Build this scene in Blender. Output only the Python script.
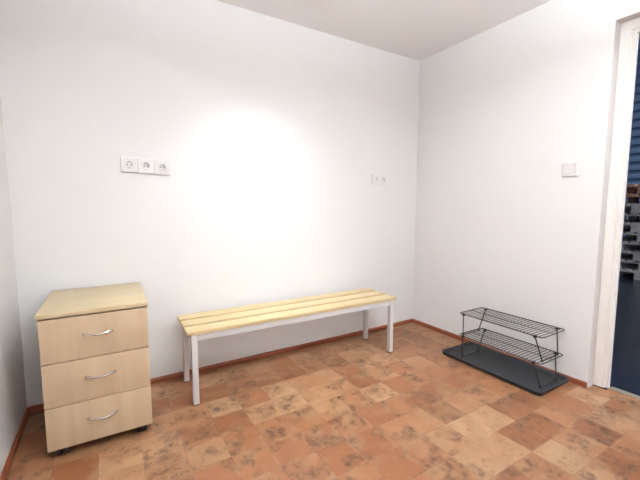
import bpy, bmesh, math, random
from mathutils import Matrix, Vector
random.seed(7)
for o in list(bpy.data.objects): bpy.data.objects.remove(o)
SC = bpy.context.scene
COL = SC.collection

# ------------------------------------------------------------ camera
CAM_LOC = (-2.494, -2.379, 1.12)
YAW, PITCH, FPX = 0.5444, 0.0968, 351.9
fw = Vector((math.sin(YAW)*math.cos(PITCH), math.cos(YAW)*math.cos(PITCH), -math.sin(PITCH)))
rt = Vector((math.cos(YAW), -math.sin(YAW), 0)); up = rt.cross(fw)
cd = bpy.data.cameras.new('camera'); cam = bpy.data.objects.new('camera', cd); COL.objects.link(cam)
cam.matrix_world = Matrix(((rt.x, up.x, -fw.x, CAM_LOC[0]), (rt.y, up.y, -fw.y, CAM_LOC[1]), (rt.z, up.z, -fw.z, CAM_LOC[2]), (0, 0, 0, 1)))
cd.sensor_width = 36; cd.sensor_fit = 'HORIZONTAL'; cd.lens = FPX/640*36; cd.clip_start = 0.02
SC.camera = cam

# ------------------------------------------------------------ world, lights, exposure
W = bpy.data.worlds.new('world'); SC.world = W; W.use_nodes = True
W.node_tree.nodes['Background'].inputs[0].default_value = (0.55, 0.68, 1.0, 1)
W.node_tree.nodes['Background'].inputs[1].default_value = 0.10
def area(name, loc, sx, sy, power, col=(1, 0.965, 0.93), rot=(0, 0, 0), spread=180):
    l = bpy.data.lights.new(name, 'AREA'); l.shape = 'RECTANGLE'; l.size = sx; l.size_y = sy
    l.energy = power; l.color = col; l.spread = math.radians(spread)
    o = bpy.data.objects.new(name, l); COL.objects.link(o); o.location = loc; o.rotation_euler = rot
    return o
LC = (0.815, 0.915, 0.975)
LAMP1 = (-1.56, -0.44); LAMP2 = (-1.62, -2.25)
area('lamp_light', (LAMP1[0], LAMP1[1], 2.400), 0.62, 0.03, 6.4, LC, spread=77)
area('lamp_light', (LAMP2[0], LAMP2[1], 1.985), 1.16, 0.40, 9, LC)
area('lamp_light', (LAMP2[0], LAMP2[1], 2.072), 1.16, 0.40, 160, LC, rot=(math.pi, 0, 0))  # upward light, added to brighten the ceiling
area('hall_fill_light', (6.3, -2.5, 5.5), 2.0, 2.0, 260, (0.8, 0.88, 1.0))  # unseen fill added to brighten the blue far wall
area('hall_fill_light', (2.6, -5.0, 4.5), 2.0, 2.0, 420, (0.8, 0.88, 1.0))  # unseen fill, placed to brighten the pallet fronts
SC.view_settings.view_transform = 'Standard'; SC.view_settings.look = 'None'
SC.view_settings.gamma = 1; SC.view_settings.use_curve_mapping = False
SC.view_settings.exposure = -0.12

# ------------------------------------------------------------ materials
def lin(c): return tuple(((v/255)/12.92 if v/255 <= 0.04045 else ((v/255+0.055)/1.055)**2.4) for v in c) + (1,)
class NT:
    def __init__(s, name, rough=0.5, metal=0.0, spec=0.5):
        s.m = bpy.data.materials.new(name); s.m.use_nodes = True; s.t = s.m.node_tree
        s.b = s.t.nodes['Principled BSDF']; s.b.inputs['Roughness'].default_value = rough
        s.b.inputs['Metallic'].default_value = metal; s.b.inputs['Specular IOR Level'].default_value = spec
    def n(s, kind, **k):
        x = s.t.nodes.new(kind)
        for a, v in k.items(): setattr(x, a, v)
        return x
    def l(s, a, b): s.t.links.new(a, b)
    def math(s, op, a, b=None, c=None, clamp=False):
        x = s.n('ShaderNodeMath', operation=op, use_clamp=clamp)
        for i, v in enumerate((a, b, c)):
            if v is None: continue
            if isinstance(v, (int, float)): x.inputs[i].default_value = v
            else: s.l(v, x.inputs[i])
        return x.outputs[0]
    def mix(s, f, a, b):
        x = s.n('ShaderNodeMix', data_type='RGBA')
        for i, v in ((0, f), (6, a), (7, b)):
            if isinstance(v, (int, float)): x.inputs[i].default_value = v
            elif isinstance(v, tuple): x.inputs[i].default_value = v
            else: s.l(v, x.inputs[i])
        return x.outputs[2]
    def noise(s, vec, scale, detail=4, rough=0.5, dist=0):
        x = s.n('ShaderNodeTexNoise'); x.inputs['Scale'].default_value = scale; x.inputs['Detail'].default_value = detail
        x.inputs['Roughness'].default_value = rough; x.inputs['Distortion'].default_value = dist
        s.l(vec, x.inputs['Vector']); return x.outputs['Fac']
    def ramp(s, f, stops):
        x = s.n('ShaderNodeValToRGB'); e = x.color_ramp.elements
        while len(e) < len(stops): e.new(0.5)
        for i, (p, c) in enumerate(stops): e[i].position = p; e[i].color = c
        s.l(f, x.inputs[0]); return x.outputs[0]
    def map(s, vec, scale=(1, 1, 1), loc=(0, 0, 0)):
        x = s.n('ShaderNodeMapping'); x.inputs['Scale'].default_value = scale; x.inputs['Location'].default_value = loc
        s.l(vec, x.inputs['Vector']); return x.outputs[0]
    def bump(s, h, strength, dist=0.002):
        x = s.n('ShaderNodeBump'); x.inputs['Strength'].default_value = strength; x.inputs['Distance'].default_value = dist
        s.l(h, x.inputs['Height']); s.l(x.outputs[0], s.b.inputs['Normal'])
def g(v): return (v, v, v, 1)

def plain(name, rgb, rough=0.5, metal=0.0, spec=0.5, var=0.04, scale=9):
    k = NT(name, rough, metal, spec); geo = k.n('ShaderNodeNewGeometry').outputs['Position']
    c = lin(rgb); d = tuple(v*(1-var*2) for v in c[:3])+(1,)
    k.l(k.mix(k.noise(geo, scale), d, c), k.b.inputs['Base Color']); return k.m

def wall_paint(name, rgb):
    k = NT(name, 0.75, spec=0.25); geo = k.n('ShaderNodeNewGeometry').outputs['Position']
    c = lin(rgb); d = tuple(v*0.97 for v in c[:3])+(1,)
    k.l(k.mix(k.noise(geo, 1.7, 3), d, c), k.b.inputs['Base Color'])
    k.bump(k.noise(geo, 130, 5), 0.16, 0.0015); return k.m

def tile_floor():
    k = NT('terracotta_vinyl', 0.42, spec=0.4); P = 0.1695
    geo = k.n('ShaderNodeNewGeometry').outputs['Position']
    sp = k.n('ShaderNodeSeparateXYZ'); k.l(geo, sp.inputs[0])
    # slightly wavy tile edges
    wob = k.math('MULTIPLY', k.math('SUBTRACT', k.noise(geo, 14, 3), 0.5), 0.03)
    u = k.math('ADD', k.math('DIVIDE', k.math('ADD', sp.outputs[0], 1.90+20*P), P), wob)
    v = k.math('ADD', k.math('DIVIDE', k.math('ADD', sp.outputs[1], 1.42+20*P), P), wob)
    iu, iv = k.math('FLOOR', u), k.math('FLOOR', v); fu, fv = k.math('FRACT', u), k.math('FRACT', v)
    def rnd(off):
        cb = k.n('ShaderNodeCombineXYZ'); k.l(iu, cb.inputs[0]); k.l(iv, cb.inputs[1]); cb.inputs[2].default_value = off
        w = k.n('ShaderNodeTexWhiteNoise', noise_dimensions='3D'); k.l(cb.outputs[0], w.inputs['Vector']); return w
    r1, r2, r3 = rnd(1.3), rnd(5.7), rnd(9.1)
    base = k.ramp(r1.outputs[0], [(0, lin((121, 74, 45))), (0.22, lin((136, 86, 55))), (0.5, lin((147, 99, 66))), (0.75, lin((156, 114, 81))), (1, lin((167, 131, 97)))])
    # every tile gets its own piece of clouding
    va = k.n('ShaderNodeVectorMath', operation='MULTIPLY_ADD'); k.l(r2.outputs[1], va.inputs[0]); va.inputs[1].default_value = (7, 7, 7); k.l(geo, va.inputs[2])
    loc = va.outputs[0]
    cl = k.ramp(k.noise(loc, 9, 4, 0.55), [(0.36, g(0)), (0.66, g(1))])
    base = k.mix(k.math('MULTIPLY', cl, 0.50), base, lin((126, 78, 50)))
    pale = k.ramp(k.noise(k.map(loc, loc=(3.1, 1.2, 0)), 7, 3, 0.5), [(0.50, g(0)), (0.72, g(1))])
    base = k.mix(k.math('MULTIPLY', pale, 0.55), base, lin((147, 124, 94)))
    # smoky brown marks, on some of the tiles and away from their edges
    st = k.ramp(k.noise(k.map(loc, loc=(9.4, 5.5, 2)), 30, 7, 0.68, 0.6), [(0.46, g(0)), (0.62, g(1))])
    pat = k.ramp(k.noise(k.map(loc, loc=(1.4, 8.5, 4)), 9, 2, 0.5), [(0.48, g(0)), (0.60, g(1))])
    on = k.math('GREATER_THAN', r3.outputs[0], 0.22)
    sm = k.math('MULTIPLY', k.math('MULTIPLY', st, pat), k.math('MULTIPLY', on, 0.95))
    base = k.mix(sm, base, lin((68, 46, 32)))
    haze = k.math('MULTIPLY', k.math('MULTIPLY', pat, on), 0.32)
    base = k.mix(haze, base, lin((103, 73, 53)))
    # edges: distance to the tile border
    du = k.math('MINIMUM', fu, k.math('SUBTRACT', 1.0, fu)); dv = k.math('MINIMUM', fv, k.math('SUBTRACT', 1.0, fv))
    d = k.math('MINIMUM', du, dv)
    rim = k.ramp(d, [(0.0, g(1)), (0.10, g(0))])
    rimn = k.ramp(k.noise(loc, 16, 3), [(0.5, g(0)), (0.64, g(1))])
    base = k.mix(k.math('MULTIPLY', k.math('MULTIPLY', rim, rimn), 0.5), base, lin((156, 129, 99)))
    line = k.ramp(d, [(0.0, g(1)), (0.026, g(0))])
    ln_n = k.ramp(k.noise(geo, 11, 3), [(0.38, g(0)), (0.62, g(1))])
    base = k.mix(k.math('MULTIPLY', k.math('MULTIPLY', line, ln_n), 0.45), base, lin((88, 58, 41)))
    big = k.ramp(k.noise(geo, 4.5, 5, 0.6, 0.4), [(0.40, g(0)), (0.64, g(1))])
    base = k.mix(k.math('MULTIPLY', big, 0.22), base, lin((132, 82, 49)))
    g1 = k.ramp(k.noise(k.map(geo, loc=(4, 2, 0)), 46, 6, 0.7, 0.5), [(0.50, g(0)), (0.66, g(1))])
    g2 = k.ramp(k.noise(k.map(geo, loc=(7, 3, 0)), 6.5, 3, 0.5), [(0.54, g(0)), (0.64, g(1))])
    base = k.mix(k.math('MULTIPLY', k.math('MULTIPLY', g1, g2), 0.6), base, lin((80, 56, 41)))
    k.l(base, k.b.inputs['Base Color'])
    k.l(k.math('ADD', k.math('MULTIPLY', k.noise(geo, 6, 3), 0.2), 0.30), k.b.inputs['Roughness'])
    k.bump(k.math('SUBTRACT', k.noise(geo, 60, 4), line), 0.10, 0.001)
    return k.m

def wood(name, c0, c1, axis, fine=40, rough=0.5, knots=None, ringscale=1.0):
    k = NT(name, rough, spec=0.35); tc = k.n('ShaderNodeTexCoord').outputs['Object']
    oi = k.n('ShaderNodeObjectInfo').outputs['Random']
    va = k.n('ShaderNodeVectorMath', operation='ADD'); k.l(tc, va.inputs[0])
    cb = k.n('ShaderNodeCombineXYZ'); k.l(k.math('MULTIPLY', oi, 13), cb.inputs[0]); k.l(k.math('MULTIPLY', oi, 7), cb.inputs[1]); k.l(cb.outputs[0], va.inputs[1])
    s = [fine]*3; s[axis] = fine*0.05
    gr = k.noise(k.map(va.outputs[0], tuple(s)), ringscale, 5, 0.6, 0.8)
    col = k.mix(k.ramp(gr, [(0.3, g(0)), (0.7, g(1))]), lin(c0), lin(c1))
    if knots:
        vo = k.n('ShaderNodeTexVoronoi'); sc = [7]*3; sc[axis] = 2.6
        k.l(k.map(va.outputs[0], tuple(sc)), vo.inputs['Vector']); vo.inputs['Scale'].default_value = 1
        kn = k.ramp(vo.outputs['Distance'], [(0.0, g(1)), (0.09, g(0))])
        col = k.mix(k.math('MULTIPLY', kn, 0.55), col, lin(knots))
    k.l(col, k.b.inputs['Base Color']); k.bump(gr, 0.05, 0.001); return k.m

M = dict(
    wall=wall_paint('white_wall_paint', (233, 230, 228)),
    ceil=wall_paint('ceiling_paint', (247, 243, 242)),
    reveal=wall_paint('reveal_plaster_shaded', (214, 207, 202)),  # darker wall paint: the reveal's shade is put into the colour
    floor=tile_floor(),
    base=wood('reddish_skirting', (120, 62, 40), (144, 78, 52), 0, 30, 0.45),
    base_y=wood('reddish_skirting_side', (120, 62, 40), (144, 78, 52), 1, 30, 0.45),
    pine=wood('pine', (182, 157, 116), (200, 178, 137), 0, 34, 0.45, knots=(150, 98, 54)),
    lam=wood('birch_laminate', (180, 155, 127), (190, 166, 137), 2, 16, 0.42),
    lamtop=wood('birch_laminate_top', (184, 163, 128), (194, 174, 139), 0, 16, 0.40),
    edge=plain('laminate_edge', (196, 168, 130), 0.5),
    steel=plain('light_grey_steel', (206, 202, 200), 0.35, 0.0, 0.5, 0.02),
    chrome=plain('chrome', (215, 212, 208), 0.16, 1.0, 0.5, 0.02),
    black=plain('black_plastic', (30, 30, 32), 0.45),
    wire=plain('black_wire', (28, 28, 29), 0.4),
    tray=plain('dark_grey_tray', (36, 38, 41), 0.55, var=0.05, scale=30),
    plastic=plain('white_plastic', (232, 228, 226), 0.3, var=0.01),
    hole=plain('dark_socket_hole', (40, 38, 36), 0.6),
    doorp=plain('white_frame_paint', (240, 234, 228), 0.35, var=0.01),
    strip=plain('threshold_metal', (190, 180, 160), 0.35, 0.6),
    gap=plain('gap_shade', (30, 24, 20), 0.8),
    hallfloor=plain('blue_hall_floor', (32, 38, 48), 0.22, var=0.08, scale=3),
    hallwall=plain('blue_ribbed_metal', (128, 150, 182), 0.4, 0.0, var=0.06, scale=2),
    rubber=plain('grey_rubber_cap', (96, 84, 76), 0.7),
)
def pallet_mat(name, a, b): return wood(name, a, b, 0, 18, 0.75)
M['pal'] = [pallet_mat('weathered_pallet_wood', (176, 166, 158), (212, 204, 198)), pallet_mat('brown_pallet_wood', (172, 130, 112), (206, 164, 144))]
em = NT('lamp_diffuser', 0.5); em.b.inputs['Emission Color'].default_value = (1, 0.965, 0.93, 1); em.b.inputs['Emission Strength'].default_value = 3
em.b.inputs['Base Color'].default_value = (0.9, 0.9, 0.9, 1); M['diff'] = em.m

# ------------------------------------------------------------ mesh helpers
def box(bm, a, b, bev=0.0, seg=2):
    a, b = Vector(a), Vector(b)
    r = bmesh.ops.create_cube(bm, size=1)['verts']
    for v in r: v.co = Vector(((a[i]+b[i])/2 + v.co[i]*(b[i]-a[i]) for i in range(3)))
    if bev: bmesh.ops.bevel(bm, geom=list({e for v in r for e in v.link_edges}), offset=bev, segments=seg, affect='EDGES', profile=0.6)
def tube(bm, pts, r, seg=8, closed=False):
    pts = [Vector(p) for p in pts]; n = len(pts); rings = []; prev = None
    for i, p in enumerate(pts):
        if closed: d = (pts[(i+1) % n]-pts[i-1])
        else: d = pts[min(i+1, n-1)]-pts[max(i-1, 0)]
        d.normalize()
        if prev is None: a = d.orthogonal().normalized()
        else: a = (prev-d*prev.dot(d)).normalized()
        prev = a; c = d.cross(a); rr = r[i] if isinstance(r, (list, tuple)) else r
        rings.append([bm.verts.new(p+(a*math.cos(t)+c*math.sin(t))*rr) for t in [2*math.pi*j/seg for j in range(seg)]])
    for i in range(n if closed else n-1):
        A, B = rings[i], rings[(i+1) % n]
        for j in range(seg): bm.faces.new((A[j], A[(j+1) % seg], B[(j+1) % seg], B[j]))
    if not closed: bm.faces.new(rings[0][::-1]); bm.faces.new(rings[-1])
def lathe(bm, prof, c, axis='z', seg=24):
    # prof: (radius, height) pairs; first and last radius may be 0
    rings = []
    for (r, h) in prof:
        ring = []
        for j in range(1 if r == 0 else seg):
            t = 2*math.pi*j/seg; x, y = r*math.cos(t), r*math.sin(t)
            q = {'z': (x, y, h), 'y': (x, h, y), 'x': (h, x, y)}[axis]
            ring.append(bm.verts.new(Vector(c)+Vector(q)))
        rings.append(ring)
    for A, B in zip(rings, rings[1:]):
        for j in range(seg):
            k = (j+1) % seg
            f = [A[j % len(A)], A[k % len(A)], B[k % len(B)], B[j % len(B)]]
            f = list(dict.fromkeys(f))
            if len(f) > 2: bm.faces.new(f)
def obj(name, bm, mat, parent=None, smooth=False, loc=None):
    bmesh.ops.recalc_face_normals(bm, faces=bm.faces)
    me = bpy.data.meshes.new(name); bm.to_mesh(me); bm.free(); me.materials.append(mat)
    if smooth:
        for p in me.polygons: p.use_smooth = True
        try: me.set_sharp_from_angle(angle=math.radians(35))
        except Exception: pass
    o = bpy.data.objects.new(name, me); COL.objects.link(o)
    if parent: o.parent = parent
    if loc: o.location = loc
    return o
def boxes(name, lst, mat, parent=None, bev=0.0, loc=None):
    bm = bmesh.new()
    for a, b in lst: box(bm, a, b, bev)
    return obj(name, bm, mat, parent, bev > 0, loc)
def struct(name, lst, mat, bev=0.0):
    o = boxes(name, lst, mat, None, bev); o['kind'] = 'structure'; return o
def thing(name, label, cat, loc=(0, 0, 0), rz=0, group=None):
    o = bpy.data.objects.new(name, None); COL.objects.link(o); o.location = loc; o.rotation_euler = (0, 0, rz)
    o.empty_display_size = 0.1; tag(o, label, cat, group); return o
def tag(o, label, cat, group=None):
    o['label'] = label; o['category'] = cat
    if group: o['group'] = group
def copy_tree(o, parent=None):
    c = o.copy(); COL.objects.link(c)
    if parent: c.parent = parent
    for ch in [q for q in list(bpy.data.objects) if q.parent == o]: copy_tree(ch, c)
    return c

# ------------------------------------------------------------ room shell
XL, YF, H, T = -2.915, -3.7, 2.423, 0.13
D0, D1, DH = -1.456, -2.42, 2.156
struct('floor', [((XL-T, YF-T, -0.05), (0.13, T, 0))], M['floor'])
struct('ceiling', [((XL-T, YF-T, H), (T, T, H+0.1))], M['ceil'])
struct('wall_back', [((XL-T, 0, 0), (T, T, H))], M['wall'])
struct('wall_left', [((XL-T, YF-T, 0), (XL, 0, H))], M['wall'])
struct('wall_front', [((XL, YF-T, 0), (T, YF, H))], M['wall'])
struct('wall_right', [((0, D0, 0), (T, 0, H)), ((0, YF, 0), (T, D1, H)), ((0, D1, DH), (T, D0, H))], M['wall'])
def skirting(name, p, q, nrm, mat):
    # profile along p-q: 30 mm high, 12 mm deep, rounded top
    bm = bmesh.new(); prof = [(0, 0), (0.013, 0), (0.013, 0.020), (0.010, 0.027), (0.004, 0.031), (0, 0.031)]
    R0 = [bm.verts.new(Vector(p)+Vector(nrm)*a+Vector((0, 0, h))) for a, h in prof]
    R1 = [bm.verts.new(Vector(q)+Vector(nrm)*a+Vector((0, 0, h))) for a, h in prof]
    n = len(prof)
    for i in range(n): bm.faces.new((R0[i], R0[(i+1) % n], R1[(i+1) % n], R1[i]))
    bm.faces.new(R0); bm.faces.new(R1[::-1])
    o = obj(name, bm, mat); o['kind'] = 'structure'
skirting('baseboard_back', (XL, 0, 0), (0, 0, 0), (0, -1, 0), M['base'])
skirting('baseboard_left', (XL, YF, 0), (XL, -0.013, 0), (1, 0, 0), M['base_y'])
skirting('baseboard_right', (0, D0+0.002, 0), (0, -0.013, 0), (-1, 0, 0), M['base_y'])
# door opening: plaster reveal with shade in its colour, painted frame set back in it, threshold strip
struct('trim_1', [((0.0005, D0-0.003, 0), (0.069, D0, DH)), ((0.0005, D1, DH-0.003), (0.069, D0-0.003, DH)), ((0.0005, D1, 0), (0.069, D1+0.003, DH-0.003))], M['reveal'])
def dframe(y0, y1, x0, x1, ztop):
    return [((x0, min(y0, y1), 0.004), (x1, max(y0, y1), ztop))]
fr = []
for s, yo in ((-1, D0-0.003), (1, D1+0.003)):
    fr += dframe(yo, yo+s*0.048, 0.069, 0.114, DH-0.003)
    fr += dframe(yo+s*0.048, yo+s*0.056, 0.078, 0.114, DH-0.051)
    fr += dframe(yo+s*0.056, yo+s*0.071, 0.086, 0.114, DH-0.059)
yo0, yo1 = D0-0.003, D1+0.003
fr += [((0.069, yo1+0.048, DH-0.051), (0.114, yo0-0.048, DH-0.003)), ((0.078, yo1+0.056, DH-0.059), (0.114, yo0-0.056, DH-0.051)), ((0.086, yo1+0.071, DH-0.074), (0.114, yo0-0.071, DH-0.059))]
struct('door_1', fr, M['doorp'])
struct('trim_2', [((0.096, D1+0.076, 0), (0.142, D0-0.076, 0.004))], M['strip'], 0.0015)
struct('gap_shade_strip', [((0.066, yo0-0.071, 0.0), (0.0955, yo0, 0.0035))], M['gap'])  # thin dark strip painted in for the shaded gap under the frame

# ------------------------------------------------------------ the hall beyond the door
struct('floor_hall', [((0.13, -9, -0.05), (11, 5, -0.001))], M['hallfloor'])
bm = bmesh.new(); ys = (-9, 5); prof = []
z = 0
while z < 7.4:
    prof += [(9.0, z), (9.0, z+0.12), (8.94, z+0.145), (8.94, z+0.185), (9.0, z+0.21)]; z += 0.21
VA = [bm.verts.new((x, ys[0], h)) for x, h in prof]; VB = [bm.verts.new((x, ys[1], h)) for x, h in prof]
for i in range(len(prof)-1):
    if (Vector(VA[i].co)-Vector(VA[i+1].co)).length > 1e-6: bm.faces.new((VA[i], VB[i], VB[i+1], VA[i+1]))
w = obj('wall_hall_far', bm, M['hallwall']); w['kind'] = 'structure'
so = w.modifiers.new('thick', 'SOLIDIFY'); so.thickness = 0.05; so.offset = 0

# pallets: 1.2 x 0.8 m, 144 mm high
def make_pallet():
    t = thing('pallet', 'x', 'pallet')
    boxes('top_board', [((-0.6, y, 0.122), (0.6, y+w_, 0.144)) for y, w_ in ((-0.4, .145), (-0.2125, .1), (-0.0725, .145), (0.1125, .1), (0.255, .145))], M['pal'][0], t)
    boxes('cross_board', [((x, -0.4, 0.100), (x+0.145, 0.4, 0.1215)) for x in (-0.6, -0.0725, 0.455)], M['pal'][0], t)
    for x in (-0.6, -0.0725, 0.455):
        for y, w_ in ((-0.4, .1), (-0.0725, .145), (0.3, .1)):
            boxes('block', [((x, y, 0.0225), (x+0.145, y+w_, 0.0995))], M['pal'][0], t)
    boxes('bottom_board', [((-0.6, y, 0), (0.6, y+w_, 0.022)) for y, w_ in ((-0.4, .1), (-0.0725, .145), (0.3, .1))], M['pal'][0], t)
    return t
ordn = ['bottom pallet of the stack beyond the doorway, standing on the blue hall floor', 'second pallet from the bottom of the stack beyond the doorway',
        'third pallet from the bottom of the stack beyond the doorway', 'fourth pallet from the bottom of the stack beyond the doorway',
        'fifth pallet from the bottom of the stack beyond the doorway', 'fifth pallet from the top of the stack beyond the doorway',
        'fourth pallet from the top of the stack beyond the doorway', 'third pallet from the top of the stack, below two brown ones',
        'brown wooden pallet just below the topmost one of the stack', 'topmost brown wooden pallet of the stack seen through the doorway']
pal0 = make_pallet()
for i in range(10):
    t = pal0 if i == 0 else copy_tree(pal0)
    t['label'] = ordn[i]; t['group'] = 'wooden pallets stacked beyond the doorway'
    t.location = (4.95+random.uniform(-.03, .03), -0.46+[0.02, -0.02, .06, -.03, .03, .10, .02, .12, .05, .08][i], 0.0+i*0.1445)
    t.rotation_euler = (0, 0, math.radians(-2+random.uniform(-2, 2)))
    if i >= 8:
        for ch in [q for q in bpy.data.objects if q.parent == t]:
            ch.data = ch.data.copy(); ch.data.materials[0] = M['pal'][1]

# ------------------------------------------------------------ ceiling lamps
def ceiling_lamp(label, c, lx, ly, k=1.0):
    t = thing('ceiling_lamp', label, 'ceiling lamp', (c[0], c[1], H), 0)
    boxes('lamp_housing', [((-lx/2, -ly/2, -0.055*k), (lx/2, ly/2, 0))], M['doorp'], t, 0.006*k)
    boxes('diffuser', [((-lx/2+0.02, -ly/2+0.008, -0.055*k-0.013*k), (lx/2-0.02, ly/2-0.008, -0.055*k-0.0002))], M['diff'], t, 0.003*k)
ceiling_lamp('slim white ceiling batten lamp above the slatted bench', LAMP1, 0.66, 0.06, 0.3)
t = thing('added_uplight_pendant', 'unseen wide flat white lamp in the middle of the room, hung on two rods as an added uplight', 'ceiling lamp', (LAMP2[0], LAMP2[1], 2.0))  # unseen, hung low so that its added uplight spreads over the ceiling
boxes('lamp_housing', [((-0.62, -0.235, 0), (0.62, -0.215, 0.06)), ((-0.62, 0.215, 0), (0.62, 0.235, 0.06)), ((-0.62, -0.2148, 0), (-0.60, 0.2148, 0.06)), ((0.60, -0.2148, 0), (0.62, 0.2148, 0.06))], M['doorp'], t, 0.003)
boxes('diffuser', [((-0.598, -0.213, -0.008), (0.598, 0.213, 0.004))], M['diff'], t, 0.002)
boxes('diffuser', [((-0.598, -0.213, 0.058), (0.598, 0.213, 0.066))], M['diff'], t, 0.002)  # upper glowing panel belongs to the added uplight
for sx in (-0.45, 0.45):
    bm = bmesh.new(); tube(bm, [(sx, 0.225, 0.055), (sx, 0.225, H-2.0)], 0.004, 8); obj('rod', bm, M['chrome'], t, True)

# ------------------------------------------------------------ slatted bench
BL, BD, BZ = 1.508, 0.352, 0.431
bench = thing('bench', 'long low bench with three pale pine slats on a light grey steel frame', 'bench', (-1.393, -0.250, 0), math.radians(-1.1))
for i in range(3):
    y = -BD/2 + i*0.127
    bm = bmesh.new(); box(bm, (-BL/2, y, BZ-0.022), (BL/2, y+0.098, BZ), 0.0015)
    s = obj('slat', bm, M['pine'], bench, True)
    for sx in (-BL/2+0.032, 0.0, BL/2-0.032):
        for q in (0.03, 0.08):
            bm = bmesh.new(); lathe(bm, [(0, BZ+0.0006), (0.0042, BZ+0.0006), (0.0045, BZ-0.002), (0, BZ-0.002)], (sx, y+q, 0), seg=10)
            obj('screw', bm, M['chrome'], s)
lx, fy, by = BL/2-0.022, -BD/2+0.003, BD/2-0.012
for sx in (-1, 1):
    for ya in (fy, by-0.032):
        x0, x1 = sorted((sx*lx, sx*(lx-0.032)))
        lg = boxes('leg', [((x0, ya, 0.006), (x1, ya+0.032, BZ-0.0225))], M['steel'], bench, 0.003)
        boxes('foot_cap', [((x0+0.001, ya+0.001, 0), (x1-0.001, ya+0.031, 0.0065))], M['rubber'], lg, 0.001)
    boxes('end_rail', [((x0+0.002, fy+0.0325, BZ-0.060), (x1-0.002, by-0.0325, BZ-0.0225))], M['steel'], bench, 0.002)
for ya in (fy+0.004, by-0.028):
    boxes('long_rail', [((-lx+0.0325, ya, BZ-0.060), (lx-0.0325, ya+0.024, BZ-0.0225))], M['steel'], bench, 0.002)

# ------------------------------------------------------------ drawer cabinet on casters
CW, CDp, ZB, ZT = 0.4158, 0.5076, 0.0506, 0.6636
cab = thing('drawer_cabinet', 'small birch-coloured three-drawer pedestal cabinet on black casters in the left corner', 'cabinet', (-2.7655, -0.5423, 0), -0.0089)
TZ = ZT-0.018
boxes('cabinet_top', [((-0.006, -0.004, TZ), (CW+0.003, CDp, ZT))], M['lamtop'], cab, 0.0015)
boxes('body', [((0, 0.020, ZB), (0.016, CDp-0.004, TZ-0.0005)), ((CW-0.016, 0.020, ZB), (CW, CDp-0.004, TZ-0.0005)),
               ((0.0162, 0.020, ZB), (CW-0.0162, CDp-0.004, ZB+0.016)), ((0.0162, CDp-0.016, ZB+0.0162), (CW-0.0162, CDp-0.004, TZ-0.0005)),
               ((0.0162, 0.024, TZ-0.02), (CW-0.0162, CDp-0.02, TZ-0.0005))], M['lam'], cab)
dz = (TZ-0.005-ZB)/3
for i in range(3):
    z0 = ZB+i*dz; z1 = z0+dz-0.0035
    dr = boxes('drawer', [((0.001, 0.0015, z0), (CW-0.001, 0.0195, z1))], M['lam'], cab, 0.001)
    bx = boxes('drawer_box', [((0.022, 0.0196, z0+0.02), (CW-0.022, 0.42, z1-0.03))], M['edge'], dr)
    bm = bmesh.new(); cxh, zc, hw = CW*0.5+0.004, (z0+z1)/2+0.012, 0.054
    pts = []; rr = []
    for k in range(17):
        a = k/16; s = math.sin(math.pi*a)**0.8
        pts.append((cxh-hw+2*hw*a, 0.0012-0.026*s, zc-0.002*s)); rr.append(0.0045+0.0014*abs(2*a-1)**3)
    tube(bm, pts, rr, 10)
    for sx in (-1, 1): lathe(bm, [(0, -0.003), (0.0062, -0.003), (0.0062, 0.0014), (0, 0.0014)], (cxh+sx*hw, 0, zc), 'y', 14)
    h = obj('handle', bm, M['chrome'], dr, True)
for x in (0.048, CW-0.048):
    for y in (0.050, CDp-0.06):
        bm = bmesh.new(); box(bm, (x-0.028, y-0.028, ZB-0.005), (x+0.028, y+0.028, ZB-0.0005), 0.001)
        box(bm, (x-0.006, y-0.016, 0.012), (x+0.006, y+0.012, ZB-0.004), 0.002)
        c = obj('caster', bm, M['black'], cab)
        for sx in (-1, 1):
            bm = bmesh.new(); a = sx*0.0065; b = sx*0.0230
            lathe(bm, [(0, a), (0.019, a), (0.021, a+sx*0.002), (0.021, b-sx*0.003), (0.018, b), (0.008, b), (0, b-sx*0.001)], (x, y, 0.0212), 'x', 20)
            obj('wheel', bm, M['black'], c, True)

# ------------------------------------------------------------ boot tray and two stacked wire racks
TX0, TX1, TY0, TY1 = -0.376, -0.016, -1.372, -0.646
bm = bmesh.new()
def rrect(x0, y0, x1, y1, r, z, n=5):
    out = []
    for cx_, cy_, a0 in ((x1-r, y1-r, 0), (x0+r, y1-r, 90), (x0+r, y0+r, 180), (x1-r, y0+r, 270)):
        for k in range(n+1):
            a = math.radians(a0+90*k/n); out.append(bm.verts.new((cx_+r*math.cos(a), cy_+r*math.sin(a), z)))
    return out
def ring(ins, z): return rrect(TX0+ins, TY0+ins, TX1-ins, TY1-ins, 0.03-min(ins, 0.02)*0.6, z)
rs = [ring(0.016, 0.0), ring(0.006, 0.004), ring(0.001, 0.022), ring(0.0, 0.026), ring(0.006, 0.026), ring(0.012, 0.022), ring(0.022, 0.007), ring(0.034, 0.005)]
for A, B in zip(rs, rs[1:]):
    for j in range(len(A)): bm.faces.new((A[j], A[(j+1) % len(A)], B[(j+1) % len(B)], B[j]))
bm.faces.new(rs[0]); bm.faces.new(rs[-1])
tr = obj('boot_tray', bm, M['tray'], None, True)
tag(tr, 'dark grey plastic boot tray with raised rim on the tiles by the right wall', 'tray')

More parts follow.
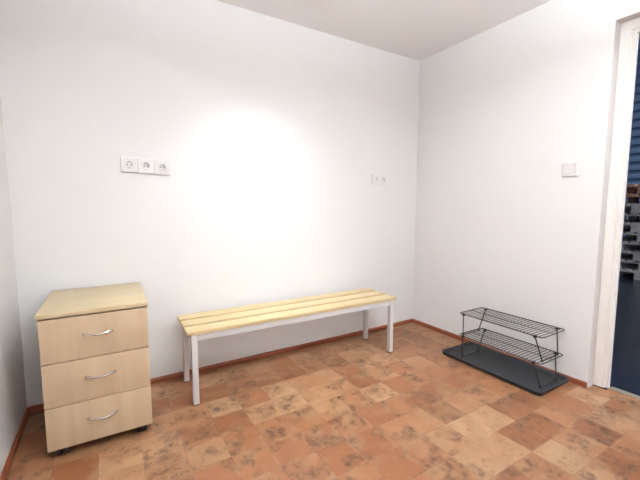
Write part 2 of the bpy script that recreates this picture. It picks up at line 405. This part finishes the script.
SX0, SX1, SY0, SY1 = -0.301, -0.024, -1.326, -0.742
def make_rack(label, hz):
    # origin at the level its feet stand on; shelf wires at height hz
    t = thing('wire_rack', label, 'wire rack', ((SX0+SX1)/2, (SY0+SY1)/2, 0)); ox, oy = (SX0+SX1)/2, (SY0+SY1)/2
    a, b = (SX1-SX0)/2, (SY1-SY0)/2; w = 0.0023; r = 0.022
    def loop(z):
        out = []
        for cx_, cy_, a0 in ((a-r, b-r, 0), (-a+r, b-r, 90), (-a+r, -b+r, 180), (a-r, -b+r, 270)):
            for k in range(5):
                q = math.radians(a0+90*k/4); out.append((cx_+r*math.cos(q), cy_+r*math.sin(q), z))
        return out
    bm = bmesh.new(); tube(bm, loop(hz), 0.0034, 8, True); obj('shelf_frame', bm, M['wire'], t, True)
    bm = bmesh.new(); n = 25
    for i in range(1, n):
        y = -b + 2*b*i/n; tube(bm, [(-a, y, hz+0.002), (a, y, hz+0.002)], 0.0020, 6)
    for x in (0.0,): tube(bm, [(x, -b, hz-0.0012), (x, b, hz-0.0012)], 0.0019, 6)
    obj('shelf_grid', bm, M['wire'], t, True)
    # folding U legs: top at the shelf ends, feet drawn in
    for (yt, yb, xf, xb) in ((-0.779-oy, -0.777-oy, -0.294-ox, -0.106-ox), (-1.281-oy, -1.317-oy+0.003, -0.270-ox, -0.080-ox)):
        bm = bmesh.new(); P = [(-a+0.001, yt, hz-0.003), (xf, yb, 0.014), (xf+0.003, yb, 0.006), (xf+0.012, yb, 0.0035), (xb-0.012, yb, 0.0035), (xb-0.003, yb, 0.006), (xb, yb, 0.014), (a-0.012, yt, hz-0.003)]
        tube(bm, P, 0.0037, 8); lg = obj('leg_loop', bm, M['wire'], t, True)
        for (x, y, z) in ((xf+0.004, yb, 0.0075), (xb-0.004, yb, 0.0075)):
            bm = bmesh.new(); box(bm, (x-0.007, y-0.006, z-0.0075), (x+0.007, y+0.006, z+0.006), 0.002); obj('foot_sleeve', bm, M['black'], lg, True)
        for x in (-a+0.002, a-0.010):
            bm = bmesh.new(); box(bm, (x-0.008, yt-0.009, hz-0.012), (x+0.008, yt+0.009, hz+0.0045), 0.003); obj('hinge_clip', bm, M['black'], t, True)
    return t
r1 = make_rack('lower of two black wire racks, its feet standing in the boot tray', 0.160)
r1.location.z = 0.0075
r2 = make_rack('upper of two black wire racks, stacked on the other one', 0.160)
r2.location.z = 0.0075+0.160+0.0048
for r in (r1, r2): r['group'] = 'black wire racks stacked on the boot tray'

# ------------------------------------------------------------ sockets and light switch
def holed_plate(bm, x0, x1, z0, z1, cs, r, y0, y1, bev):
    # plate on the wall (y0 wall side, y1 front side, y1 < y0) with round holes; cs = hole centres, cells split in x
    n = 32; cells = []; xs = [x0]+[(a[0]+b[0])/2 for a, b in zip(cs, cs[1:])]+[x1]
    for i, (cx_, cz_) in enumerate(cs):
        a, b = xs[i], xs[i+1]; ba = bev if i == 0 else 0; bb = bev if i == len(cs)-1 else 0
        def sq(t, y, q):   # point on the cell's border in direction t
            l, r_, d, u = a+(q if i == 0 else 0)-cx_, b-(q if i == len(cs)-1 else 0)-cx_, z0+q-cz_, z1-q-cz_
            c, s = math.cos(t), math.sin(t)
            k = min([v for v in ((r_/c if c > 1e-9 else 9), (l/c if c < -1e-9 else 9), (u/s if s > 1e-9 else 9), (d/s if s < -1e-9 else 9))])
            return (cx_+c*k, y, cz_+s*k)
        ang = sorted(set([2*math.pi*j/n for j in range(n)] + [math.atan2(zz-cz_, xx-cx_) % (2*math.pi) for xx in (a+ba, b-bb) for zz in (z0+bev, z1-bev)]))
        R = [[bm.verts.new(sq(t, y0, 0)) for t in ang], [bm.verts.new(sq(t, y1+bev, 0)) for t in ang], [bm.verts.new(sq(t, y1, bev)) for t in ang],
             [bm.verts.new((cx_+r*math.cos(t), y1, cz_+r*math.sin(t))) for t in ang], [bm.verts.new((cx_+r*math.cos(t), y0, cz_+r*math.sin(t))) for t in ang]]
        for A, B in zip(R, R[1:]):
            for j in range(len(ang)):
                k = (j+1) % len(ang); bm.faces.new((A[j], A[k], B[k], B[j]))
def socket_insert(parent, cx_, r=0.0225):
    bm = bmesh.new()   # cup: raised lip, round well, flat floor
    lathe(bm, [(r, -0.001), (r, -0.0155), (r-0.0015, -0.0165), (r-0.0032, -0.0155), (r-0.0040, -0.0015), (0, -0.0015)], (cx_, 0, 0), 'y', 32)
    ins = obj('socket_cup', bm, M['plastic'], parent, True)
    bm = bmesh.new()
    for s in (-1, 1): lathe(bm, [(0, -0.0016), (0.0034, -0.0016), (0.0034, -0.0022), (0, -0.0022)], (cx_+s*0.0095, 0, 0.0), 'y', 14)
    obj('pin_hole', bm, M['hole'], ins)
    bm = bmesh.new()
    for s in (-1, 1): box(bm, (cx_-0.004, -0.0135, s*0.0165-0.0013), (cx_+0.004, -0.0016, s*0.0165+0.0013), 0.0005)
    obj('earth_clip', bm, M['chrome'], ins)
def square_ring(bm, cx_, h, w, y0, y1):
    for a, b in (((cx_-h, y1, -h), (cx_+h, y0, -h+w)), ((cx_-h, y1, h-w), (cx_+h, y0, h)), ((cx_-h, y1, -h+w), (cx_-h+w, y0, h-w)), ((cx_+h-w, y1, -h+w), (cx_+h, y0, h-w))): box(bm, a, b)
def make_socket():
    t = thing('power_socket', 'x', 'power socket'); q = 0.0437
    bm = bmesh.new(); holed_plate(bm, -q, q, -q, q, [(0, 0)], 0.0226, 0, -0.0135, 0.002)
    f = obj('cover_frame', bm, M['plastic'], t)
    bm = bmesh.new(); square_ring(bm, 0, 0.030, 0.002, -0.0136, -0.0162); obj('inner_rim', bm, M['plastic'], f)
    socket_insert(t, 0); return t
s0 = make_socket()
for i, (x, z, lb) in enumerate(((-2.3655, 1.3600, 'leftmost white wall socket of the three in a row above the cabinet'),
                                (-2.2765, 1.3575, 'middle white wall socket of the three in a row above the cabinet'),
                                (-2.1875, 1.3545, 'rightmost white wall socket of the row of three, mounted slightly lower'))):
    t = s0 if i == 0 else copy_tree(s0)
    t.location = (x, 0, z); t['label'] = lb; t['group'] = 'three single wall sockets in a row'
    t['category'] = 'power socket'
t = thing('double_power_socket', 'small white double wall socket above the right end of the bench', 'power socket', (-0.458, 0, 1.345))
bm = bmesh.new(); holed_plate(bm, -0.080, 0.080, -0.044, 0.044, [(-0.038, 0), (0.038, 0)], 0.0226, 0, -0.0135, 0.002); f = obj('cover_frame', bm, M['plastic'], t)
for s in (-1, 1):
    bm = bmesh.new(); square_ring(bm, s*0.038, 0.030, 0.002, -0.0136, -0.0162); obj('inner_rim', bm, M['plastic'], f)
    socket_insert(t, s*0.038)
t = thing('light_switch', 'square white light switch on the right wall beside the doorway', 'light switch', (0, -1.283, 1.348))
sb = [((-0.006, -0.0438, -0.0428), (0, 0.0438, 0.0428))]
for a, b in (((-0.044, -0.043), (0.044, -0.0305)), ((-0.044, 0.0305), (0.044, 0.043)), ((-0.044, -0.0304), (-0.0305, 0.0304)), ((0.0305, -0.0304), (0.044, 0.0304))):
    sb.append(((-0.013, a[0], a[1]), (-0.0061, b[0], b[1])))
boxes('switch_frame', sb, M['plastic'], t, 0.0006)
bm = bmesh.new(); box(bm, (-0.0185, -0.029, -0.029), (-0.0062, 0.029, 0.029), 0.0015)
for v in bm.verts:
    if v.co.x < -0.012: v.co.x += -0.003*(v.co.z/0.029)
obj('rocker', bm, M['plastic'], t)
